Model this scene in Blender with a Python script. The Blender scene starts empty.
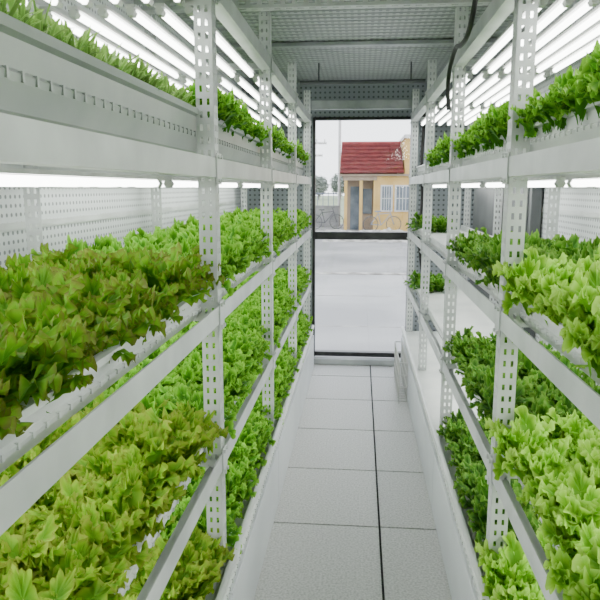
import bpy, bmesh, math, random
import numpy as np
from mathutils import Matrix, Vector

random.seed(4)
scene = bpy.context.scene
COL = scene.collection

# ------------------------------------------------------------------ materials
def new_mat(name):
    m = bpy.data.materials.new(name); m.use_nodes = True
    nt = m.node_tree; nt.nodes.clear()
    out = nt.nodes.new('ShaderNodeOutputMaterial')
    b = nt.nodes.new('ShaderNodeBsdfPrincipled')
    nt.links.new(b.outputs[0], out.inputs[0])
    return m, nt, b, out

def noise_mat(name, c1, c2, scale=20, rough=0.5, metal=0.0, bump=0.0, detail=4, lo=.35, hi=.65):
    m, nt, b, out = new_mat(name)
    tc = nt.nodes.new('ShaderNodeTexCoord')
    n = nt.nodes.new('ShaderNodeTexNoise'); n.inputs['Scale'].default_value = scale; n.inputs['Detail'].default_value = detail
    r = nt.nodes.new('ShaderNodeValToRGB')
    r.color_ramp.elements[0].color = (*c1, 1); r.color_ramp.elements[1].color = (*c2, 1)
    r.color_ramp.elements[0].position = lo; r.color_ramp.elements[1].position = hi
    nt.links.new(tc.outputs['Object'], n.inputs['Vector'])
    nt.links.new(n.outputs['Fac'], r.inputs[0]); nt.links.new(r.outputs[0], b.inputs['Base Color'])
    b.inputs['Roughness'].default_value = rough; b.inputs['Metallic'].default_value = metal
    if bump:
        bp = nt.nodes.new('ShaderNodeBump'); bp.inputs['Strength'].default_value = bump; bp.inputs['Distance'].default_value = .01
        nt.links.new(n.outputs['Fac'], bp.inputs['Height']); nt.links.new(bp.outputs[0], b.inputs['Normal'])
    return m

def perf_mat(name, col, hole, a1, a2, pitch, rad, rough=.5, sx=1.0):
    """sheet metal with a regular grid of punched holes on object axes a1,a2"""
    m, nt, b, out = new_mat(name)
    tc = nt.nodes.new('ShaderNodeTexCoord'); sp = nt.nodes.new('ShaderNodeSeparateXYZ')
    nt.links.new(tc.outputs['Object'], sp.inputs[0])
    def math_(op, x, y=None):
        n = nt.nodes.new('ShaderNodeMath'); n.operation = op
        for i, q in enumerate((x, y)):
            if q is None: continue
            if isinstance(q, (int, float)): n.inputs[i].default_value = q
            else: nt.links.new(q, n.inputs[i])
        return n.outputs[0]
    def cell(o, p):
        q = math_('DIVIDE', o, p); f = math_('FRACT', q); return math_('SUBTRACT', f, .5)
    u = cell(sp.outputs[a1], pitch * sx); v = cell(sp.outputs[a2], pitch)
    d = math_('SQRT', math_('ADD', math_('MULTIPLY', u, u), math_('MULTIPLY', v, v)))
    k = math_('LESS_THAN', d, rad)
    n = nt.nodes.new('ShaderNodeTexNoise'); n.inputs['Scale'].default_value = 3
    nt.links.new(tc.outputs['Object'], n.inputs['Vector'])
    r = nt.nodes.new('ShaderNodeMixRGB'); r.inputs[1].default_value = (*[c * .88 for c in col], 1); r.inputs[2].default_value = (*col, 1)
    nt.links.new(n.outputs['Fac'], r.inputs[0])
    mx = nt.nodes.new('ShaderNodeMixRGB'); nt.links.new(k, mx.inputs[0]); nt.links.new(r.outputs[0], mx.inputs[1])
    mx.inputs[2].default_value = (*hole, 1)
    nt.links.new(mx.outputs[0], b.inputs['Base Color']); b.inputs['Roughness'].default_value = rough
    return m

def emis_mat(name, col, s):
    m, nt, b, out = new_mat(name)
    nt.nodes.remove(b); e = nt.nodes.new('ShaderNodeEmission')
    e.inputs[0].default_value = (*col, 1); e.inputs[1].default_value = s
    nt.links.new(e.outputs[0], out.inputs[0]); return m

def leaf_mat(name, base, mid, edge, rough=.5, trans=.35, pos=(.15, .55, .95)):
    m, nt, b, out = new_mat(name)
    a = nt.nodes.new('ShaderNodeAttribute'); a.attribute_name = 'edge'
    rn = nt.nodes.new('ShaderNodeAttribute'); rn.attribute_name = 'rnd'
    tc = nt.nodes.new('ShaderNodeTexCoord')
    n = nt.nodes.new('ShaderNodeTexNoise'); n.inputs['Scale'].default_value = 9; n.inputs['Detail'].default_value = 5
    nt.links.new(tc.outputs['Object'], n.inputs['Vector'])
    ad = nt.nodes.new('ShaderNodeMath'); ad.operation = 'MULTIPLY_ADD'
    nt.links.new(n.outputs['Fac'], ad.inputs[0]); ad.inputs[1].default_value = 1.1
    nt.links.new(a.outputs['Fac'], ad.inputs[2])
    sb = nt.nodes.new('ShaderNodeMath'); sb.operation = 'SUBTRACT'; sb.inputs[1].default_value = .55
    nt.links.new(ad.outputs[0], sb.inputs[0])
    r = nt.nodes.new('ShaderNodeValToRGB'); cr = r.color_ramp
    cr.elements[0].position = pos[0]; cr.elements[0].color = (*base, 1)
    cr.elements[1].position = pos[2]; cr.elements[1].color = (*edge, 1)
    e = cr.elements.new(pos[1]); e.color = (*mid, 1)
    nt.links.new(sb.outputs[0], r.inputs[0])
    hs = nt.nodes.new('ShaderNodeHueSaturation')
    mr = nt.nodes.new('ShaderNodeMapRange'); mr.inputs['To Min'].default_value = .68; mr.inputs['To Max'].default_value = 1.3
    nt.links.new(rn.outputs['Fac'], mr.inputs[0]); nt.links.new(mr.outputs[0], hs.inputs['Value'])
    nt.links.new(r.outputs[0], hs.inputs['Color'])
    nt.links.new(hs.outputs[0], b.inputs['Base Color']); b.inputs['Roughness'].default_value = rough
    b.inputs['Specular IOR Level'].default_value = .2
    t = nt.nodes.new('ShaderNodeBsdfTranslucent'); nt.links.new(hs.outputs[0], t.inputs[0])
    mx = nt.nodes.new('ShaderNodeMixShader'); mx.inputs[0].default_value = trans
    nt.links.new(b.outputs[0], mx.inputs[1]); nt.links.new(t.outputs[0], mx.inputs[2]); nt.links.new(mx.outputs[0], out.inputs[0])
    return m

M_steel = noise_mat('white_coated_steel', (.46, .48, .48), (.60, .62, .62), 6, .38, .1)
M_plast = noise_mat('white_trough_plastic', (.54, .57, .56), (.66, .68, .66), 5, .35)
M_shade_plast = noise_mat('shaded_grey_trough_plastic', (.32, .35, .34), (.42, .45, .43), 5, .35)  # darker trough plastic: weak light on the aisle side painted into the grey
M_kick = noise_mat('kick_panel_paint', (.54, .57, .59), (.64, .67, .69), 2, .4)
M_tile = noise_mat('speckled_floor_tile', (.38, .38, .365), (.63, .625, .61), 110, .42, 0, .03, 6, .3, .6)
M_gap = noise_mat('dark_floor_joint', (.02, .02, .02), (.04, .04, .04), 20, .8)
M_wall = perf_mat('perforated_white_wall', (.60, .63, .64), (.17, .19, .20), 1, 2, .026, .23)
M_endwall = perf_mat('perforated_grey_wall', (.30, .33, .36), (.10, .11, .12), 0, 2, .04, .22)
M_ceil = perf_mat('perforated_ceiling_sheet', (.38, .40, .41), (.15, .16, .17), 0, 1, .035, .28, .45)
M_cbeam = noise_mat('galvanised_beam', (.30, .32, .33), (.42, .44, .45), 8, .4, .3)
M_frame = noise_mat('black_window_frame', (.012, .012, .014), (.03, .03, .03), 10, .35)
M_dark = noise_mat('dark_grey_panel', (.05, .055, .06), (.09, .095, .10), 4, .5)
M_cable = noise_mat('black_rubber', (.01, .01, .01), (.02, .02, .02), 20, .5)
M_tube = emis_mat('lit_led_tube', (.97, 1.0, .94), 12.8)
M_cap = noise_mat('tube_housing', (.5, .5, .5), (.6, .6, .6), 20, .4)
M_conc = noise_mat('outdoor_concrete', (.19, .19, .185), (.32, .315, .30), .5, .85, 0, .2, 8)
M_conc2 = noise_mat('outdoor_concrete_apron', (.28, .28, .275), (.40, .395, .38), .6, .85, 0, .1, 8)
M_gravel = noise_mat('pale_gravel', (.16, .15, .13), (.48, .46, .42), 4, .9, 0, .8, 8)
M_grass = noise_mat('field_grass', (.20, .25, .14), (.30, .34, .22), .6, .9)
M_yel = noise_mat('yellow_plaster', (.50, .32, .09), (.60, .40, .14), 1.5, .8)
M_beige = noise_mat('beige_plaster', (.26, .20, .14), (.34, .26, .19), 1.5, .8)
M_red = noise_mat('red_roof_tile', (.19, .025, .028), (.30, .055, .05), 3, .7)
M_win = noise_mat('dark_window_glass', (.05, .07, .09), (.14, .17, .2), 2, .15)
M_wht = noise_mat('white_paint', (.5, .5, .48), (.6, .6, .58), 3, .6)
M_fence = noise_mat('blue_grey_fence_paint', (.16, .20, .26), (.24, .28, .34), 3, .6)
M_gwall = noise_mat('grey_block_wall', (.20, .20, .20), (.30, .30, .29), 2, .85)
M_bark = noise_mat('bark', (.24, .22, .2), (.34, .31, .28), 8, .9)

L_green = leaf_mat('lettuce_green', (.055, .22, .008), (.15, .43, .018), (.30, .60, .06))
L_bright = leaf_mat('lettuce_yellow_green', (.15, .40, .012), (.34, .63, .04), (.50, .78, .13))
L_red = leaf_mat('lettuce_red_tinged', (.065, .23, .008), (.18, .40, .016), (.21, .23, .04), pos=(.0, .6, 1.15))
L_olive = leaf_mat('lettuce_olive', (.11, .30, .01), (.27, .48, .022), (.33, .40, .055), pos=(.0, .6, 1.15))
L_dark = leaf_mat('lettuce_dark', (.035, .14, .009), (.09, .26, .018), (.17, .33, .045))
L_sprout = leaf_mat('microgreens', (.18, .35, .07), (.27, .47, .11), (.37, .57, .16))
L_tree = leaf_mat('hazed_tree_foliage', (.32, .36, .32), (.37, .41, .36), (.42, .46, .4))  # leaf colours paled, distance haze painted in

# ------------------------------------------------------------------ mesh helpers
class MB:
    """mesh builder collecting quads with material slots"""
    def __init__(s): s.v = []; s.f = []; s.m = []
    def box(s, x0, x1, y0, y1, z0, z1, m=0):
        b = len(s.v)
        s.v += [(x0,y0,z0),(x1,y0,z0),(x1,y1,z0),(x0,y1,z0),(x0,y0,z1),(x1,y0,z1),(x1,y1,z1),(x0,y1,z1)]
        for q in [(0,3,2,1),(4,5,6,7),(0,1,5,4),(1,2,6,5),(2,3,7,6),(3,0,4,7)]:
            s.f.append(tuple(b+i for i in q)); s.m.append(m)
    def profile(s, pts, y0, y1, m=0, closed=True, axis='y'):
        b = len(s.v); n = len(pts)
        for y in (y0, y1):
            for (x, z) in pts: s.v.append((x, y, z))
        for i in range(n if closed else n-1):
            j = (i+1) % n
            s.f.append((b+i, b+j, b+n+j, b+n+i)); s.m.append(m)
        if closed:
            s.f.append(tuple(b+i for i in range(n))[::-1]); s.m.append(m)
            s.f.append(tuple(b+n+i for i in range(n))); s.m.append(m)
    def tube(s, p0, p1, r, n=8, m=0, caps=True):
        p0 = Vector(p0); p1 = Vector(p1); d = (p1-p0).normalized()
        a = Vector((0,0,1)) if abs(d.z) < .9 else Vector((1,0,0))
        e1 = d.cross(a).normalized(); e2 = d.cross(e1)
        b = len(s.v)
        for p in (p0, p1):
            for i in range(n):
                t = 2*math.pi*i/n; s.v.append(tuple(p+e1*math.cos(t)*r+e2*math.sin(t)*r))
        for i in range(n):
            j = (i+1) % n; s.f.append((b+i, b+j, b+n+j, b+n+i)); s.m.append(m)
        if caps:
            s.f.append(tuple(b+i for i in range(n))[::-1]); s.m.append(m)
            s.f.append(tuple(b+n+i for i in range(n))); s.m.append(m)
    def strip(s, origin, uax, vax, ucuts, vlen, pitch, hole, holecols, m=0):
        """perforated strip: real punched slots"""
        o = Vector(origin); U = Vector(uax); V = Vector(vax)
        vs = [0.0]; ishole = []
        t = (pitch-hole)/2
        while t + hole < vlen:
            vs.append(t); ishole.append(False)
            vs.append(t+hole); ishole.append(True)
            t += pitch
        vs.append(vlen); ishole.append(False)
        b = len(s.v); nu = len(ucuts)
        for v in vs:
            for u in ucuts: s.v.append(tuple(o+U*u+V*v))
        for j in range(len(vs)-1):
            for i in range(nu-1):
                if ishole[j] and i in holecols: continue
                s.f.append((b+j*nu+i, b+j*nu+i+1, b+(j+1)*nu+i+1, b+(j+1)*nu+i)); s.m.append(m)
    def obj(s, name, mats, parent=None, bevel=0, smooth=False, solid=0, loc=None):
        me = bpy.data.meshes.new(name); me.from_pydata(s.v, [], s.f)
        for mt in mats: me.materials.append(mt)
        me.polygons.foreach_set('material_index', s.m)
        if smooth: me.polygons.foreach_set('use_smooth', [True]*len(me.polygons))
        me.update()
        o = bpy.data.objects.new(name, me); COL.objects.link(o)
        if parent: o.parent = parent
        if loc: o.location = loc
        if solid:
            md = o.modifiers.new('solid', 'SOLIDIFY'); md.thickness = solid; md.offset = 0
        if bevel:
            md = o.modifiers.new('bev', 'BEVEL'); md.width = bevel; md.segments = 2; md.limit_method = 'ANGLE'
        return o

def empty(name, loc=(0,0,0)):
    e = bpy.data.objects.new(name, None); e.location = loc; e.empty_display_size = .1
    COL.objects.link(e); return e

def curve(name, pts, r, mat, parent=None):
    c = bpy.data.curves.new(name, 'CURVE'); c.dimensions = '3D'; c.bevel_depth = r; c.bevel_resolution = 3
    sp = c.splines.new('NURBS'); sp.points.add(len(pts)-1)
    for p, q in zip(sp.points, pts): p.co = (*q, 1)
    sp.use_endpoint_u = True; sp.order_u = 3
    c.materials.append(mat)
    o = bpy.data.objects.new(name, c); COL.objects.link(o)
    if parent: o.parent = parent
    return o

# ------------------------------------------------------------------ dimensions
YN, YF = -.8, 5.6           # room ends
YR = -.62                   # rack start
XL, XR = -1.0, .95
ZC = 2.38
POSTS = [-.60, .42, 1.8, 2.95, 4.1, 5.25]
LV = {'A': 1.55, 'B': 1.135, 'C': .69, 'D': .30}
TZ = {'left': {'A': (1.607, .13), 'B': (1.142, .088), 'C': (.697, .088), 'D': (.290, .110)},
      'right': {'A': (1.600, .085), 'B': (1.142, .088), 'C': (.697, .088), 'D': (.290, .110)}}   # trough base, height

# ------------------------------------------------------------------ room shell
b = MB()
b.box(XL, XR, YN, YF+.02, -.10, -.012, 1)
ys = [2.76+.6*k for k in range(-6, 6)]
xs = [-1.088, -.488, .112, .712, 1.312]
for i in range(len(xs)-1):
    for j in range(len(ys)-1):
        x0 = max(xs[i]+.005, XL+.001); x1 = min(xs[i+1]-.005, XR-.001); y0 = max(ys[j]+.0055, YN+.001); y1 = min(ys[j+1]-.0055, YF)
        if x1-x0 > .03 and y1-y0 > .03: b.box(x0, x1, y0, y1, -.012, 0, 0)
b.obj('floor', [M_tile, M_gap])

for nm, x0, x1 in (('wall_left', XL-.06, XL), ('wall_right', XR, XR+.06)):
    b = MB()
    b.box(x0, x1, YN, YF+.06, -.1, ZC+.05)
    s = 1 if x0 < 0 else -1
    xi = x1 if x0 < 0 else x0
    for z in (.06, .52, .95, 1.40, 1.86, 2.28):   # horizontal sheet seams
        b.box(min(xi, xi+s*.006), max(xi, xi+s*.006), YN, YF, z, z+.022, 1)
    b.obj(nm, [M_wall, M_steel])
b = MB(); b.box(XL-.06, XR+.06, YN-.06, YN, -.1, ZC+.05); b.obj('wall_near', [M_wall])

# ceiling : shallow crosswise ribs
b = MB(); pts = []; y = YN; pitch = .07
while y < YF+.06:
    pts += [(y, 0), (y+.045, 0), (y+.050, .010), (y+.065, .010)]; y += pitch
for (yy, z) in pts: b.v += [(XL-.06, yy, ZC+z), (XR+.06, yy, ZC+z)]
for i in range(len(pts)-1):
    k = i*2; b.f.append((k, k+1, k+3, k+2)); b.m.append(0)
b.box(XL-.06, XR+.06, YN, YF+.06, ZC+.02, ZC+.07, 1)
b.obj('ceiling', [M_ceil, M_dark])

# far wall with the glazed opening
OX0, OX1, OZ0, OZ1 = -.40, .435, .075, 2.10
b = MB()
b.box(XL, OX0, YF, YF+.06, -.1, ZC); b.box(OX1, XR, YF, YF+.06, -.1, ZC)
b.box(OX0, OX1, YF, YF+.06, OZ1, ZC); b.box(OX0, OX1, YF, YF+.06, -.1, OZ0-.055, 1)
b.obj('wall_far', [M_endwall, M_frame])
b = MB(); w = .022
b.box(OX0, OX0+w, YF-.02, YF+.05, OZ0-.05, OZ1); b.box(OX1-w, OX1, YF-.02, YF+.05, OZ0-.05, OZ1)
b.box(OX0+w, OX1-w, YF-.02, YF+.05, OZ1-w, OZ1); b.box(OX0+w, OX1-w, YF-.02, YF+.05, OZ0-.02, OZ0+.02)
b.box(OX0+w, OX1-w, YF-.02, YF+.05, 1.085, 1.15)
wf = b.obj('window_1', [M_frame], bevel=.003)
b = MB(); b.box(OX0, OX1-.05, YF-.10, YF-.021, .001, .05); b.obj('trim_1', [M_steel], bevel=.004)   # light metal sill
m, nt, bs, out = new_mat('clear_glass')
nt.nodes.remove(bs)
tr = nt.nodes.new('ShaderNodeBsdfTransparent'); gl = nt.nodes.new('ShaderNodeBsdfGlossy'); gl.inputs['Roughness'].default_value = .02
mx = nt.nodes.new('ShaderNodeMixShader'); mx.inputs[0].default_value = .04
nt.links.new(tr.outputs[0], mx.inputs[1]); nt.links.new(gl.outputs[0], mx.inputs[2]); nt.links.new(mx.outputs[0], out.inputs[0])
b = MB(); b.box(OX0+w, OX1-w, YF+.012, YF+.016, OZ0+.02, 1.085); b.box(OX0+w, OX1-w, YF+.012, YF+.016, 1.15, OZ1-w)
b.obj('glass_pane', [m], parent=wf)

# ------------------------------------------------------------------ ceiling beams
U5 = [0, .010, .018, .030, .038, .048]
for yb in (1.8, 2.95):
    b = MB()
    b.strip((XL+.01, yb-.03, 2.28), (0,0,1), (1,0,0), [0, .012, .024, .046, .058, .07], XR-XL-.02, .05, .028, (1, 3))
    b.strip((XL+.01, yb-.03, 2.28), (0,1,0), (1,0,0), [0, .015, .027, .05], XR-XL-.02, .05, .028, (1,))
    b.strip((XL+.01, yb-.03, 2.35), (0,1,0), (1,0,0), [0, .05], XR-XL-.02, .05, .028, ())
    b.obj('ceiling_beam', [M_steel], solid=.003)
b = MB()
b.box(XL+.01, XR-.01, 4.05, 4.11, 2.352, 2.375)
b.obj('ceiling_beam', [M_cbeam], bevel=.003)
b = MB()
for yy, z in ((4.75, 2.25),):
    b.tube((-.43, yy, z), (.44, yy, z), .014, 10)
    for x in (-.3, .34): b.tube((x, yy, z), (x, yy, ZC-.001), .006, 6)
b.obj('conduit_pipe', [M_dark])
b = MB(); b.box(-.42, .44, 5.30, 5.34, 2.13, 2.2); b.box(-.42,.44,5.34,5.40,2.185,2.2); b.obj('ceiling_beam', [M_cbeam], bevel=.003)

# ------------------------------------------------------------------ racks
def rack(side):
    s = -1 if side == 'left' else 1
    xf = .40*s if s < 0 else .395
    xb = (-.955 if s < 0 else .865)
    root = empty('grow_rack', (0, 0, 0))
    b = MB()
    for y in POSTS:
        for (x, dirx) in ((xf, s), (xb, -s)):
            b.strip((x, y, .0), (dirx, 0, 0), (0, 0, 1), U5, 2.27, .034, .017, (1, 3))
            b.strip((x, y, .0), (0, 1, 0), (0, 0, 1), U5, 2.27, .034, .017, (1, 3))
    b.obj('slotted_posts', [M_steel], parent=root, solid=.0025)
    b = MB()
    xo = xf - s*.004
    for L in list(LV.values())[:3]+[2.03]:
        b.profile([(xo, L), (xo, L+.052), (xo+s*.004, L+.052), (xo+s*.004, L+.004), (xo+s*.045, L+.004), (xo+s*.045, L)], YR, 5.32)
        b.profile([(xb, L), (xb, L+.05), (xb-s*.004, L+.05), (xb-s*.004, L+.004), (xb-s*.04, L+.004), (xb-s*.04, L)], YR, 5.32)
        for y in POSTS:
            x0, x1 = sorted((xo+s*.006, xb-s*.006))
            b.box(x0, x1, y+.004, y+.03, L+.006, L+.03)
    b.obj('shelf_rails', [M_steel], parent=root)
    b = MB()   # bolted corner plates
    for L in list(LV.values())[:3]+[2.03]:
        for y in POSTS:
            xa, xc = sorted((xo-s*.001, xo-s*.004))
            b.box(xa, xc, y-.004, y+.052, L-.02, L+.065)
            for (dy, dz) in ((.008, -.01), (.040, -.01), (.008, .055), (.040, .055)):
                b.tube((xo-s*.004, y+dy, L+dz), (xo-s*.010, y+dy, L+dz), .006, 6)
    b.obj('corner_plates', [M_steel], parent=root)
    # kick panel
    b = MB(); xk = -.372 if s < 0 else .366
    for (y0, y1) in [(YR, .65), (.654, 1.796), (1.80, 2.946), (2.95, 4.096), (4.10, 5.40)]:
        xa, xc = sorted((xk, xk+s*.015)); b.box(xa, xc, y0, y1, .001, .285)
    b.obj('kick_panel', [M_kick], parent=root, bevel=.003)
    # troughs
    for k, L in LV.items():
        b = MB()
        if k == 'D': x0 = xk
        else: x0 = xf+s*.052
        x1 = xb-s*.052
        z0, h = TZ[side][k]; q = h/.115
        outer = [(x0+s*.0, z0+h), (x0-s*.010, z0+h-.003*q), (x0-s*.012, z0+.098*q), (x0+s*.0, z0+.094*q), (x0+s*.004, z0+.060*q),
                 (x0-s*.004, z0+.054*q), (x0-s*.002, z0+.044*q), (x0+s*.012, z0+.012*q), (x0+s*.030, z0)]
        outer2 = [(x1-s*.03, z0), (x1-s*.01, z0+.02), (x1, z0+h)]
        inner = [(x1-s*.008, z0+h), (x1-s*.016, z0+h-.037), (x0+s*.014, z0+h-.037), (x0+s*.008, z0+h)]
        b.profile(outer+outer2+inner, YR+.01, 5.28)
        y = YR+.04
        while y < 5.25:
            xa, xc = sorted((x0-s*.006, x0+s*.006)); b.box(xa, xc, y, y+.006, z0+.045*q, z0+.058*q); y += .04
        b.obj('planting_trough_'+k, [M_shade_plast if k+side == 'Aleft' else M_plast], parent=root)
    # light tubes with their housings
    for k, z in (('A', 2.0), ('B', LV['A']-.018), ('C', LV['B']-.020), ('D', LV['C']-.020)):
        b = MB()
        n = 6 if k == 'A' else 4
        xs_ = xf+s*(.075 if k == 'A' else .15)
        for i in range(n):
            x = xs_ + (xb-s*.07-xs_)*i/(n-1)
            for j in range(5):
                y0 = POSTS[j]+.05; y1 = POSTS[j+1]-.03
                b.tube((x, y0+.03, z), (x, y1-.03, z), .010, 6, 0)
                b.tube((x, y0, z), (x, y0+.03, z), .012, 6, 1); b.tube((x, y1-.03, z), (x, y1, z), .012, 6, 1)
                b.box(x-.015, x+.015, y0, y1, z+.0105, z+.019, 1)
        b.obj('grow_light_tubes_'+k, [M_tube, M_cap], parent=root)
    return root, xf, xb, s
RL = rack('left'); RR = rack('right')

# ------------------------------------------------------------------ lettuce
def leaves(specs, nr, nt_, rng):
    """fan-shaped leaves on polar grids: rounded blade with a ruffled rim, bent outward along a circular arc"""
    n = len(specs['L'])
    g = lambda k: specs[k][:, None, None]
    rho = (np.linspace(0.02, 1, nr)**.75)[None, :, None]
    s0 = np.linspace(-1, 1, nt_); th = (math.pi*(.80*s0+.20*s0**3))[None, None, :]
    L, W, phi0, curl, az, fr, amp = [g(k) for k in ('L','W','phi','curl','az','fr','amp')]
    p = [rng.uniform(0, 6.28, (n, 1, 1)) for _ in range(6)]
    K1 = np.round(fr*4.2); K2 = np.round(fr*1.6)+1
    bound = 1+.10*np.cos(K1*th+p[0])*(rho**2)+.08*np.cos(K2*th+p[1])*rho
    ct, st = np.cos(th), np.sin(th)
    fwd = np.where(ct > 0, .30, .70)
    a = L*(.70+fwd*rho*ct*bound)
    narrow = np.where(ct < 0, 1-.62*(-ct)**1.5, 1.0)
    lat = W*rho*st*bound*narrow
    tipw = np.clip((ct+1.0)/1.0, 0, 1)                # no frill on the stalk
    e = np.clip(rho**2.2*tipw, 0, 1)
    A = amp*L
    nrm = A*(.85*rho**2.2*tipw*np.sin(K1*th+p[2]) + .75*rho**1.3*tipw*np.sin(K2*th+p[3])) + g('cup')*W*(rho**2)*(np.abs(st)**1.5)
    kap = curl/L
    ph = phi0-kap*a
    r = (np.sin(phi0)-np.sin(ph))/kap; z = (np.cos(ph)-np.cos(phi0))/kap
    r_ = r-np.sin(ph)*nrm; z_ = z+np.cos(ph)*nrm
    ca, sa = np.cos(az), np.sin(az)
    X = g('x') + r_*ca - lat*sa; Y = g('y') + r_*sa + lat*ca; Z = g('z') + z_
    V = np.stack(np.broadcast_arrays(X, Y, Z), -1).reshape(-1, 3)
    idx = np.arange(nr*nt_).reshape(nr, nt_)
    q = np.stack([idx[:-1, :-1], idx[:-1, 1:], idx[1:, 1:], idx[1:, :-1]], -1).reshape(-1, 4)
    F = (q[None]+(np.arange(n)*nr*nt_)[:, None, None]).reshape(-1, 4)
    E = np.broadcast_to(e, (n, nr, nt_)).reshape(-1)
    R = np.broadcast_to(g('rnd'), (n, nr, nt_)).reshape(-1)
    return V, F, E, R

def mesh_np(name, V, F, E, R, mat):
    me = bpy.data.meshes.new(name)
    me.vertices.add(len(V)); me.vertices.foreach_set('co', V.astype(np.float32).ravel())
    me.loops.add(F.size); me.loops.foreach_set('vertex_index', F.astype(np.int32).ravel())
    me.polygons.add(len(F)); me.polygons.foreach_set('loop_start', np.arange(0, F.size, 4, dtype=np.int32))
    me.polygons.foreach_set('use_smooth', np.ones(len(F), bool))
    me.update(calc_edges=True); me.validate()
    for nm, a in (('edge', E), ('rnd', R)):
        at = me.attributes.new(nm, 'FLOAT', 'POINT'); at.data.foreach_set('value', a.astype(np.float32))
    me.materials.append(mat); return me

BACK = .262
def block(name, seed, mat, Lr=.15, W=.05, fr=2.2, amp=.09, nleaf=24, nr=6, nt_=32, rows=4, cols=9, wx=.44, ly=1.14, size_var=.09, spread=1., front=.045):
    rng = np.random.default_rng(seed); S = {k: [] for k in ('L','W','phi','curl','az','x','y','z','fr','amp','cup','rnd')}
    for i in range(rows):
        for j in range(cols):
            hx = -wx/2+.065+(wx-.065-front)*i/(rows-1)+rng.normal(0, .008); hy = -ly/2+ly*(j+.5+(.25 if i % 2 else -.25))/cols+rng.normal(0, .010)
            sc = 1+rng.normal(0, size_var); a0 = rng.uniform(0, 6.28); hr = rng.uniform(-.15, .15)
            for k in range(nleaf):
                t = (k+.5)/nleaf       # 0 inner 1 outer
                az = a0+k*2.39996+rng.normal(0, .15)
                curl = 40+75*t+rng.normal(0, 15)
                if i == rows-1 and math.cos(az) > .3:      # leaves above the trough lip stand up and arch over it
                    curl = min(curl, 78)
                S['L'].append(Lr*sc*(1.0+.06*t)*rng.uniform(.66, 1.1)); S['W'].append(W*sc*(.75+.35*t)*rng.uniform(.85, 1.15))
                S['phi'].append(math.radians(92-28*spread*t+rng.normal(0, 9))); S['curl'].append(math.radians(curl))
                S['az'].append(az); S['x'].append(hx+rng.normal(0, .014)); S['y'].append(hy+rng.normal(0, .014)); S['z'].append(-.004)
                S['fr'].append(fr*rng.uniform(.85, 1.15)); S['amp'].append(amp*rng.uniform(.7, 1.3)); S['cup'].append(rng.uniform(-.3, .5))
                S['rnd'].append(min(1, max(0, .5+hr+rng.uniform(-.3, .3)-.25*(t-.5))))
    S = {k: np.array(v) for k, v in S.items()}
    S['curl'] = np.maximum(S['curl'], .1)
    V, F, E, R = leaves(S, nr, nt_, rng)
    V[:, 0] = np.maximum(V[:, 0], -BACK); V[:, 0] = np.where(V[:, 0] > .25, .25+(V[:, 0]-.25)*.65, V[:, 0])
    V[:, 2] = np.where(V[:, 2] < -.004, -.004+(V[:, 2]+.004)*.2, V[:, 2])
    return mesh_np(name, V, F, E, R, mat)

def sprouts(name, seed, mat, n=6500, h=.085, wx=.42, ly=1.14):
    rng = np.random.default_rng(seed)
    S = dict(L=rng.uniform(.7, 1.1, n)*h, W=rng.uniform(.003, .007, n), phi=np.radians(rng.normal(82, 8, n)), curl=np.radians(rng.uniform(10, 90, n)),
             az=rng.uniform(0, 6.28, n), x=rng.uniform(-wx/2, wx/2, n), y=rng.uniform(-ly/2, ly/2, n), z=np.zeros(n), fr=np.full(n, 1.), amp=np.full(n, .01),
             cup=np.zeros(n), rnd=rng.uniform(0, 1, n))
    return mesh_np(name, *leaves(S, 3, 9, rng), mat)

K = {}
K['red'] = [block('red_block', s, L_red, .160, .026, 2.9, .050, 50, 6, 46) for s in (1,)]
K['olive'] = [block('olive_block', s, L_olive, .160, .026, 2.9, .050, 50, 6, 46) for s in (3,)]
K['green'] = [block('green_block', s, L_green, .158, .026, 2.5, .052, 44, 5, 36) for s in (4,)]
K['bright'] = [block('bright_block', s, L_bright, .178, .036, 2.9, .050, 44, 7, 50, rows=3, cols=8, size_var=.08, front=.035) for s in (6,)]
K['dark'] = [block('dark_block', s, L_dark, .150, .022, 2.0, .055, 36, 5, 26) for s in (8,)]
K['low'] = [block('low_block', s, L_green, .135, .023, 2.3, .052, 40, 5, 32, front=.025) for s in (9,)]
K['sprout'] = [sprouts('sprout_block', 10, L_sprout)]
plan = {
 'left':  {'A': ['sprout', 'sprout', 'low', 'low', 'low'], 'B': ['red', 'red', 'green', 'green', 'green'],
           'C': ['olive', 'olive', 'green', 'green', 'green'], 'D': ['olive', 'olive', 'green', 'green', 'green']},
 'right': {'A': ['low', 'low', 'low', 'low', None], 'B': ['bright', 'bright', 'dark', None, None],
           'C': ['bright', 'bright', 'dark', None, None], 'D': ['bright', 'bright', 'dark', None, None]}}
names = {'red': 'red_leaf_lettuce_bed', 'olive': 'oak_leaf_lettuce_bed', 'green': 'green_lettuce_bed', 'bright': 'butter_lettuce_bed',
         'dark': 'dark_green_seedling_bed', 'low': 'young_lettuce_bed', 'sprout': 'microgreen_bed'}
cnt = 0
for side, (root, xf, xb, s) in (('left', RL), ('right', RR)):
    for k, L in LV.items():
        for j, kd in enumerate(plan[side][k]):
            if not kd: continue
            y = 5.27-.575-1.15*(4-j)
            me = K[kd][(cnt) % len(K[kd])]; cnt += 1
            o = bpy.data.objects.new(names[kd], me); COL.objects.link(o)
            xc = (xf+xb)/2 - s*.004
            if k == 'D': xc -= s*.012
            o.location = (xc, y, sum(TZ[side][k])-.033)
            if s > 0: o.scale = (-.86, 1, 1)
lone = block('lone_lettuce', 21, L_dark, .13, .024, 1.8, .06, 26, 5, 20, rows=2, cols=3, wx=.24, ly=.35)
for (x, y, k) in ((.54, 5.0, 'C'), (.54, 5.0, 'B')):
    o = bpy.data.objects.new('lettuce_clump', lone); COL.objects.link(o); o.location = (x, y, sum(TZ['right'][k])-.033)

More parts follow.
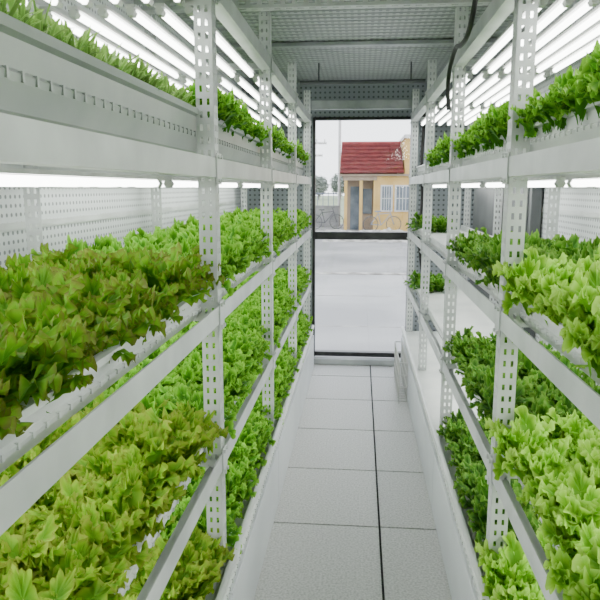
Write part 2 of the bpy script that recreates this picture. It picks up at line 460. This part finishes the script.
# ------------------------------------------------------------------ right end equipment
b = MB()
b.box(.885, .940, 3.5, 5.22, .001, 1.92); b.box(.876, .885, 3.55, 4.34, .6, 1.88); b.box(.876, .885, 4.38, 5.18, .6, 1.88); b.box(.868, .876, 4.30, 4.33, .9, 1.05)
b.obj('electrical_cabinet', [M_dark], bevel=.004)
curve('hanging_cable', [(.50, 5.42, 2.2), (.50, 5.43, 1.95), (.485, 5.40, 1.7), (.51, 5.46, 1.5), (.50, 5.43, 1.3), (.48, 5.4, 1.15), (.50, 5.43, 1.0), (.53, 5.45, .8)], .012, M_cable)
curve('power_cable', [(.365, 2.2, 2.30), (.365, 2.25, 2.15), (.365, 2.40, 2.04), (.36, 2.55, 2.03), (.365, 2.72, 2.07), (.36, 2.86, 2.00), (.365, 2.93, 1.92), (.375, 2.94, 1.85)], .009, M_cable)
b = MB(); x0, x1, y0, y1, z0, z1 = .300, .355, 4.5, 5.15, .02, .30
for i in range(12):
    y = y0+(y1-y0)*i/11; b.tube((x0, y, z0), (x0, y, z1), .003, 6); b.tube((x0, y, z0), (x1, y, z0), .003, 6)
    if i in (0, 11): b.tube((x0, y, z0), (x0, y, .0005), .003, 6)
    b.tube((x1, y, z0), (x1, y, z1), .003, 6)
for z in (z0, .12, .21, z1):
    for x in (x0, x1): b.tube((x, y0, z), (x, y1, z), .004, 6)
    for y in (y0, y1): b.tube((x0, y, z), (x1, y, z), .004, 6)
b.obj('wire_basket', [M_wht])

# ------------------------------------------------------------------ outside
GZ = -.30
b = MB(); b.box(-60, 60, YF+.1, 13.8, GZ-.2, GZ, 1)
b.box(-60, 60, 14.1, 34, GZ-.2, GZ-.015, 0); b.box(-60, 60, 13.8, 14.1, GZ-.2, GZ+.012, 2); b.box(-80, 80, 34, 160, GZ-.2, GZ-.02, 3)
for x in np.arange(-20, 20, 4.0): b.box(x+.9, x+.93, YF+.2, 13.7, GZ, GZ+.002, 2)
for y in (8.5, 11): b.box(-40, 40, y, y+.03, GZ, GZ+.002, 2)
b.obj('ground', [M_conc, M_conc2, M_gravel, M_grass])
rng = np.random.default_rng(5)
def mound(name, cx, cy, rx, ry, h, mat):
    b = MB(); N = 24
    for i in range(N+1):
        for j in range(N+1):
            x = -1+2*i/N; y = -1+2*j/N; d = math.hypot(x, y)
            z = h*max(0, 1-d)**.8*(1+.35*rng.normal(0, 1)*.5)
            b.v.append((cx+x*rx, cy+y*ry, GZ-.01+max(0, z)))
    for i in range(N):
        for j in range(N):
            k = i*(N+1)+j; b.f.append((k, k+N+1, k+N+2, k+1)); b.m.append(0)
    b.obj(name, [mat])
mound('gravel_pile', .9, 24, 2.2, 1.6, .35, M_gravel); mound('gravel_pile', -.9, 25.5, 1.6, 1.2, .22, M_gravel); mound('gravel_pile', 3.4, 23, 1.8, 1.5, .6, M_gravel)

HG = GZ-.014
house = empty('yellow_house', (.08, 28.2, HG))
b = MB()
b.box(.62, 7.5, 0, 5.4, 0, 2.35, 0)
b.box(-.75, .62, 1.2, 5.4, 0, 2.35, 1)
for x in (-.75, -.1, .50): b.box(x, x+.13, 0, .14, 0, 2.2, 0)
b.box(-.8, .64, -.02, 1.2, 2.15, 2.36, 1)
b.box(-.95, 7.7, -.12, .0, 2.33, 2.42, 1)
for (x0, x1, z0, z1) in ((.85, 1.25, .9, 1.9), (1.45, 2.0, .9, 1.9), (3.0, 4.0, .9, 1.9), (5, 6, .9, 1.9)):
    b.box(x0-.06, x1+.06, -.03, 0, max(0, z0-.06), z1+.06, 2); b.box(x0, x1, -.05, -.03, z0, z1, 3)
    for q in np.linspace(x0, x1, 5): b.box(q-.012, q+.012, -.07, -.05, z0, z1, 2)
    b.box(x0, x1, -.07, -.05, (z0+z1)/2-.015, (z0+z1)/2+.015, 2)
b.box(-.5, -.1, 1.15, 1.2, 0, 1.9, 3); b.box(.05, .45, 1.15, 1.2, .7, 1.8, 3)
b.obj('walls', [M_yel, M_beige, M_wht, M_win], parent=house)
b = MB()
n = 60; x0, x1 = -.95, 1.75
def roofpt(t, x, lift): return (x, -.25+t*3.0, 2.40+t*1.45+lift)
for r in range(8):
    t0, t1 = r/8, (r+1)/8+.02
    for i in range(n):
        xa = x0+(x1-x0)*i/n; xb_ = x0+(x1-x0)*(i+1)/n; xm = (xa+xb_)/2
        k = len(b.v)
        b.v += [roofpt(t0, xa, .03), roofpt(t0, xm, .09), roofpt(t0, xb_, .03), roofpt(t1, xa, 0), roofpt(t1, xm, .06), roofpt(t1, xb_, 0)]
        b.f += [(k, k+1, k+4, k+3), (k+1, k+2, k+5, k+4)]; b.m += [0, 0]
b.tube((x0, 2.75, 3.86), (x1, 2.75, 3.86), .09, 8, 0)
b.v += [(x0, -.1, 2.38), (x0, 2.7, 3.81), (x0, 5.3, 2.38), (x1, -.1, 2.38), (x1, 2.7, 3.81), (x1, 5.3, 2.38)]
k = len(b.v)-6; b.f += [(k, k+1, k+2), (k+3, k+5, k+4), (k+1, k+4, k+5, k+2)]; b.m += [1, 1, 0]
b.obj('roof', [M_red, M_yel], parent=house)
b = MB(); b.box(1.8, 7.5, .2, 5.3, 2.35, 3.9, 0); b.box(1.75, 7.6, .1, 5.4, 3.9, 4.05, 1); b.box(2.9, 3.8, .15, .2, 2.7, 3.4, 2)
b.obj('upper_storey', [M_yel, M_wht, M_win], parent=house)

def pole(x, y, h):
    b = MB(); b.tube((0, 0, 0), (0, 0, h), .07, 10); b.box(-.7, .7, -.05, .05, h-.6, h-.5); b.box(-.5, .5, -.05, .05, h-1.2, h-1.1)
    for q in (-.6, -.2, .2, .6): b.tube((q, 0, h-.5), (q, 0, h-.35), .03, 6)
    b.obj('utility_pole', [M_wht], loc=(x, y, GZ-.014))
pole(-1.0, 32, 6.5); pole(-2.4, 33.5, 4.6)
# low block wall with railing left of the house
b = MB(); b.box(-22, -.98, 31, 31.15, 0, .95, 0); b.box(-22.05, -.95, 30.97, 31.18, .95, 1.02, 0)
for i in range(84): b.box(-22+i*.25, -21.97+i*.25, 31.06, 31.09, 1.02, 1.65, 1)
b.box(-22, -1.05, 31.06, 31.09, 1.55, 1.60, 1); b.obj('boundary_wall', [M_gwall, M_fence], loc=(0, 0, GZ-.014))

def tree(x, y, h, seed):
    e = empty('tree', (x, y, GZ-.02)); rng = np.random.default_rng(seed)
    b = MB(); b.tube((0, 0, 0), (.05, 0, h*.55), .12, 8)
    for i in range(6):
        a = i*1.05; b.tube((.03, 0, h*(.3+.04*i)), (math.cos(a)*h*.2, math.sin(a)*h*.2, h*(.6+.03*i)), .05, 6)
    b.obj('trunk', [M_bark], parent=e)
    n = 1500; d = rng.normal(0, 1, (n, 3)); d /= np.linalg.norm(d, axis=1)[:, None]; rad = rng.uniform(.5, 1, n)
    S = dict(L=rng.uniform(.2, .4, n), W=rng.uniform(.1, .2, n), phi=rng.uniform(-1, 1.4, n), curl=rng.uniform(.1, 1, n), az=rng.uniform(0, 6.28, n),
             x=d[:, 0]*rad*h*.40, y=d[:, 1]*rad*h*.40, z=h*.56+d[:, 2]*rad*h*.40, fr=np.ones(n), amp=np.full(n, .03), cup=np.zeros(n), rnd=rng.uniform(0, 1, n))
    me = mesh_np('crown', *leaves(S, 3, 9, rng), L_tree); o = bpy.data.objects.new('crown', me); COL.objects.link(o); o.parent = e
for i, (x, y, h) in enumerate(((-3.2, 108, 4.4), (-6.5, 104, 4.0), (-9.5, 106, 4.6), (-12.5, 102, 5), (0, 106, 4.4), (9, 88, 6), (-16, 100, 6))): tree(x, y, h, i)

def bicycle(x, y, rz, mat):
    bk = empty('bicycle', (x, y, GZ-.014)); bk.rotation_euler = (0, 0, rz)
    b = MB()
    for cx in (-.5, .5):
        for i in range(20):
            a0 = 2*math.pi*i/20; a1 = 2*math.pi*(i+1)/20
            b.tube((cx+.32*math.cos(a0), 0, .34+.32*math.sin(a0)), (cx+.32*math.cos(a1), 0, .34+.32*math.sin(a1)), .018, 5)
        for i in range(6):
            a0 = math.pi*i/6; b.tube((cx+.31*math.cos(a0), 0, .34+.31*math.sin(a0)), (cx-.31*math.cos(a0), 0, .34-.31*math.sin(a0)), .003, 4)
    b.obj('wheels', [M_dark], parent=bk)
    b = MB()
    for p, q in (((-.5,0,.34),(-.05,0,.3)), ((-.05,0,.3),(-.2,0,.85)), ((-.2,0,.75),(.33,0,.8)), ((-.05,0,.3),(.35,0,.75)), ((.5,0,.34),(.3,0,.95)), ((-.5,0,.34),(-.2,0,.75)), ((.3,-.25,.98),(.3,.25,.98))): b.tube(p, q, .018, 6)
    b.box(-.32, -.08, -.07, .07, .85, .9); b.obj('frame', [mat], parent=bk)
bicycle(-1.5, 29.3, .3, M_dark); bicycle(.95, 27.6, .25, M_fence)

# ------------------------------------------------------------------ world
w = bpy.data.worlds.new('overcast'); scene.world = w; w.use_nodes = True
nt = w.node_tree; bg = nt.nodes['Background']
tc = nt.nodes.new('ShaderNodeTexCoord'); sp = nt.nodes.new('ShaderNodeSeparateXYZ'); r = nt.nodes.new('ShaderNodeValToRGB')
nt.links.new(tc.outputs['Generated'], sp.inputs[0]); nt.links.new(sp.outputs['Z'], r.inputs[0]); nt.links.new(r.outputs[0], bg.inputs[0])
r.color_ramp.elements[0].position = 0; r.color_ramp.elements[0].color = (.92, .96, 1, 1)
r.color_ramp.elements[1].position = .6; r.color_ramp.elements[1].color = (.84, .90, 1, 1)
bg.inputs[1].default_value = 4.0

# ------------------------------------------------------------------ camera
f = 650.0; th = math.atan(112/f); ps = math.atan(60*math.cos(th)/f)
F = Vector((-math.sin(ps)*math.cos(th), math.cos(ps)*math.cos(th), -math.sin(th)))
R = Vector((math.cos(ps), math.sin(ps), 0)); U = R.cross(F)
cam = bpy.data.cameras.new('camera'); cam.sensor_width = 36; cam.lens = f/600*36; cam.clip_start = .02; cam.clip_end = 500
co = bpy.data.objects.new('camera', cam); COL.objects.link(co)
mt = Matrix((R, U, -F)).transposed().to_4x4(); mt.translation = (0, 0, 1.52); co.matrix_world = mt
scene.camera = co
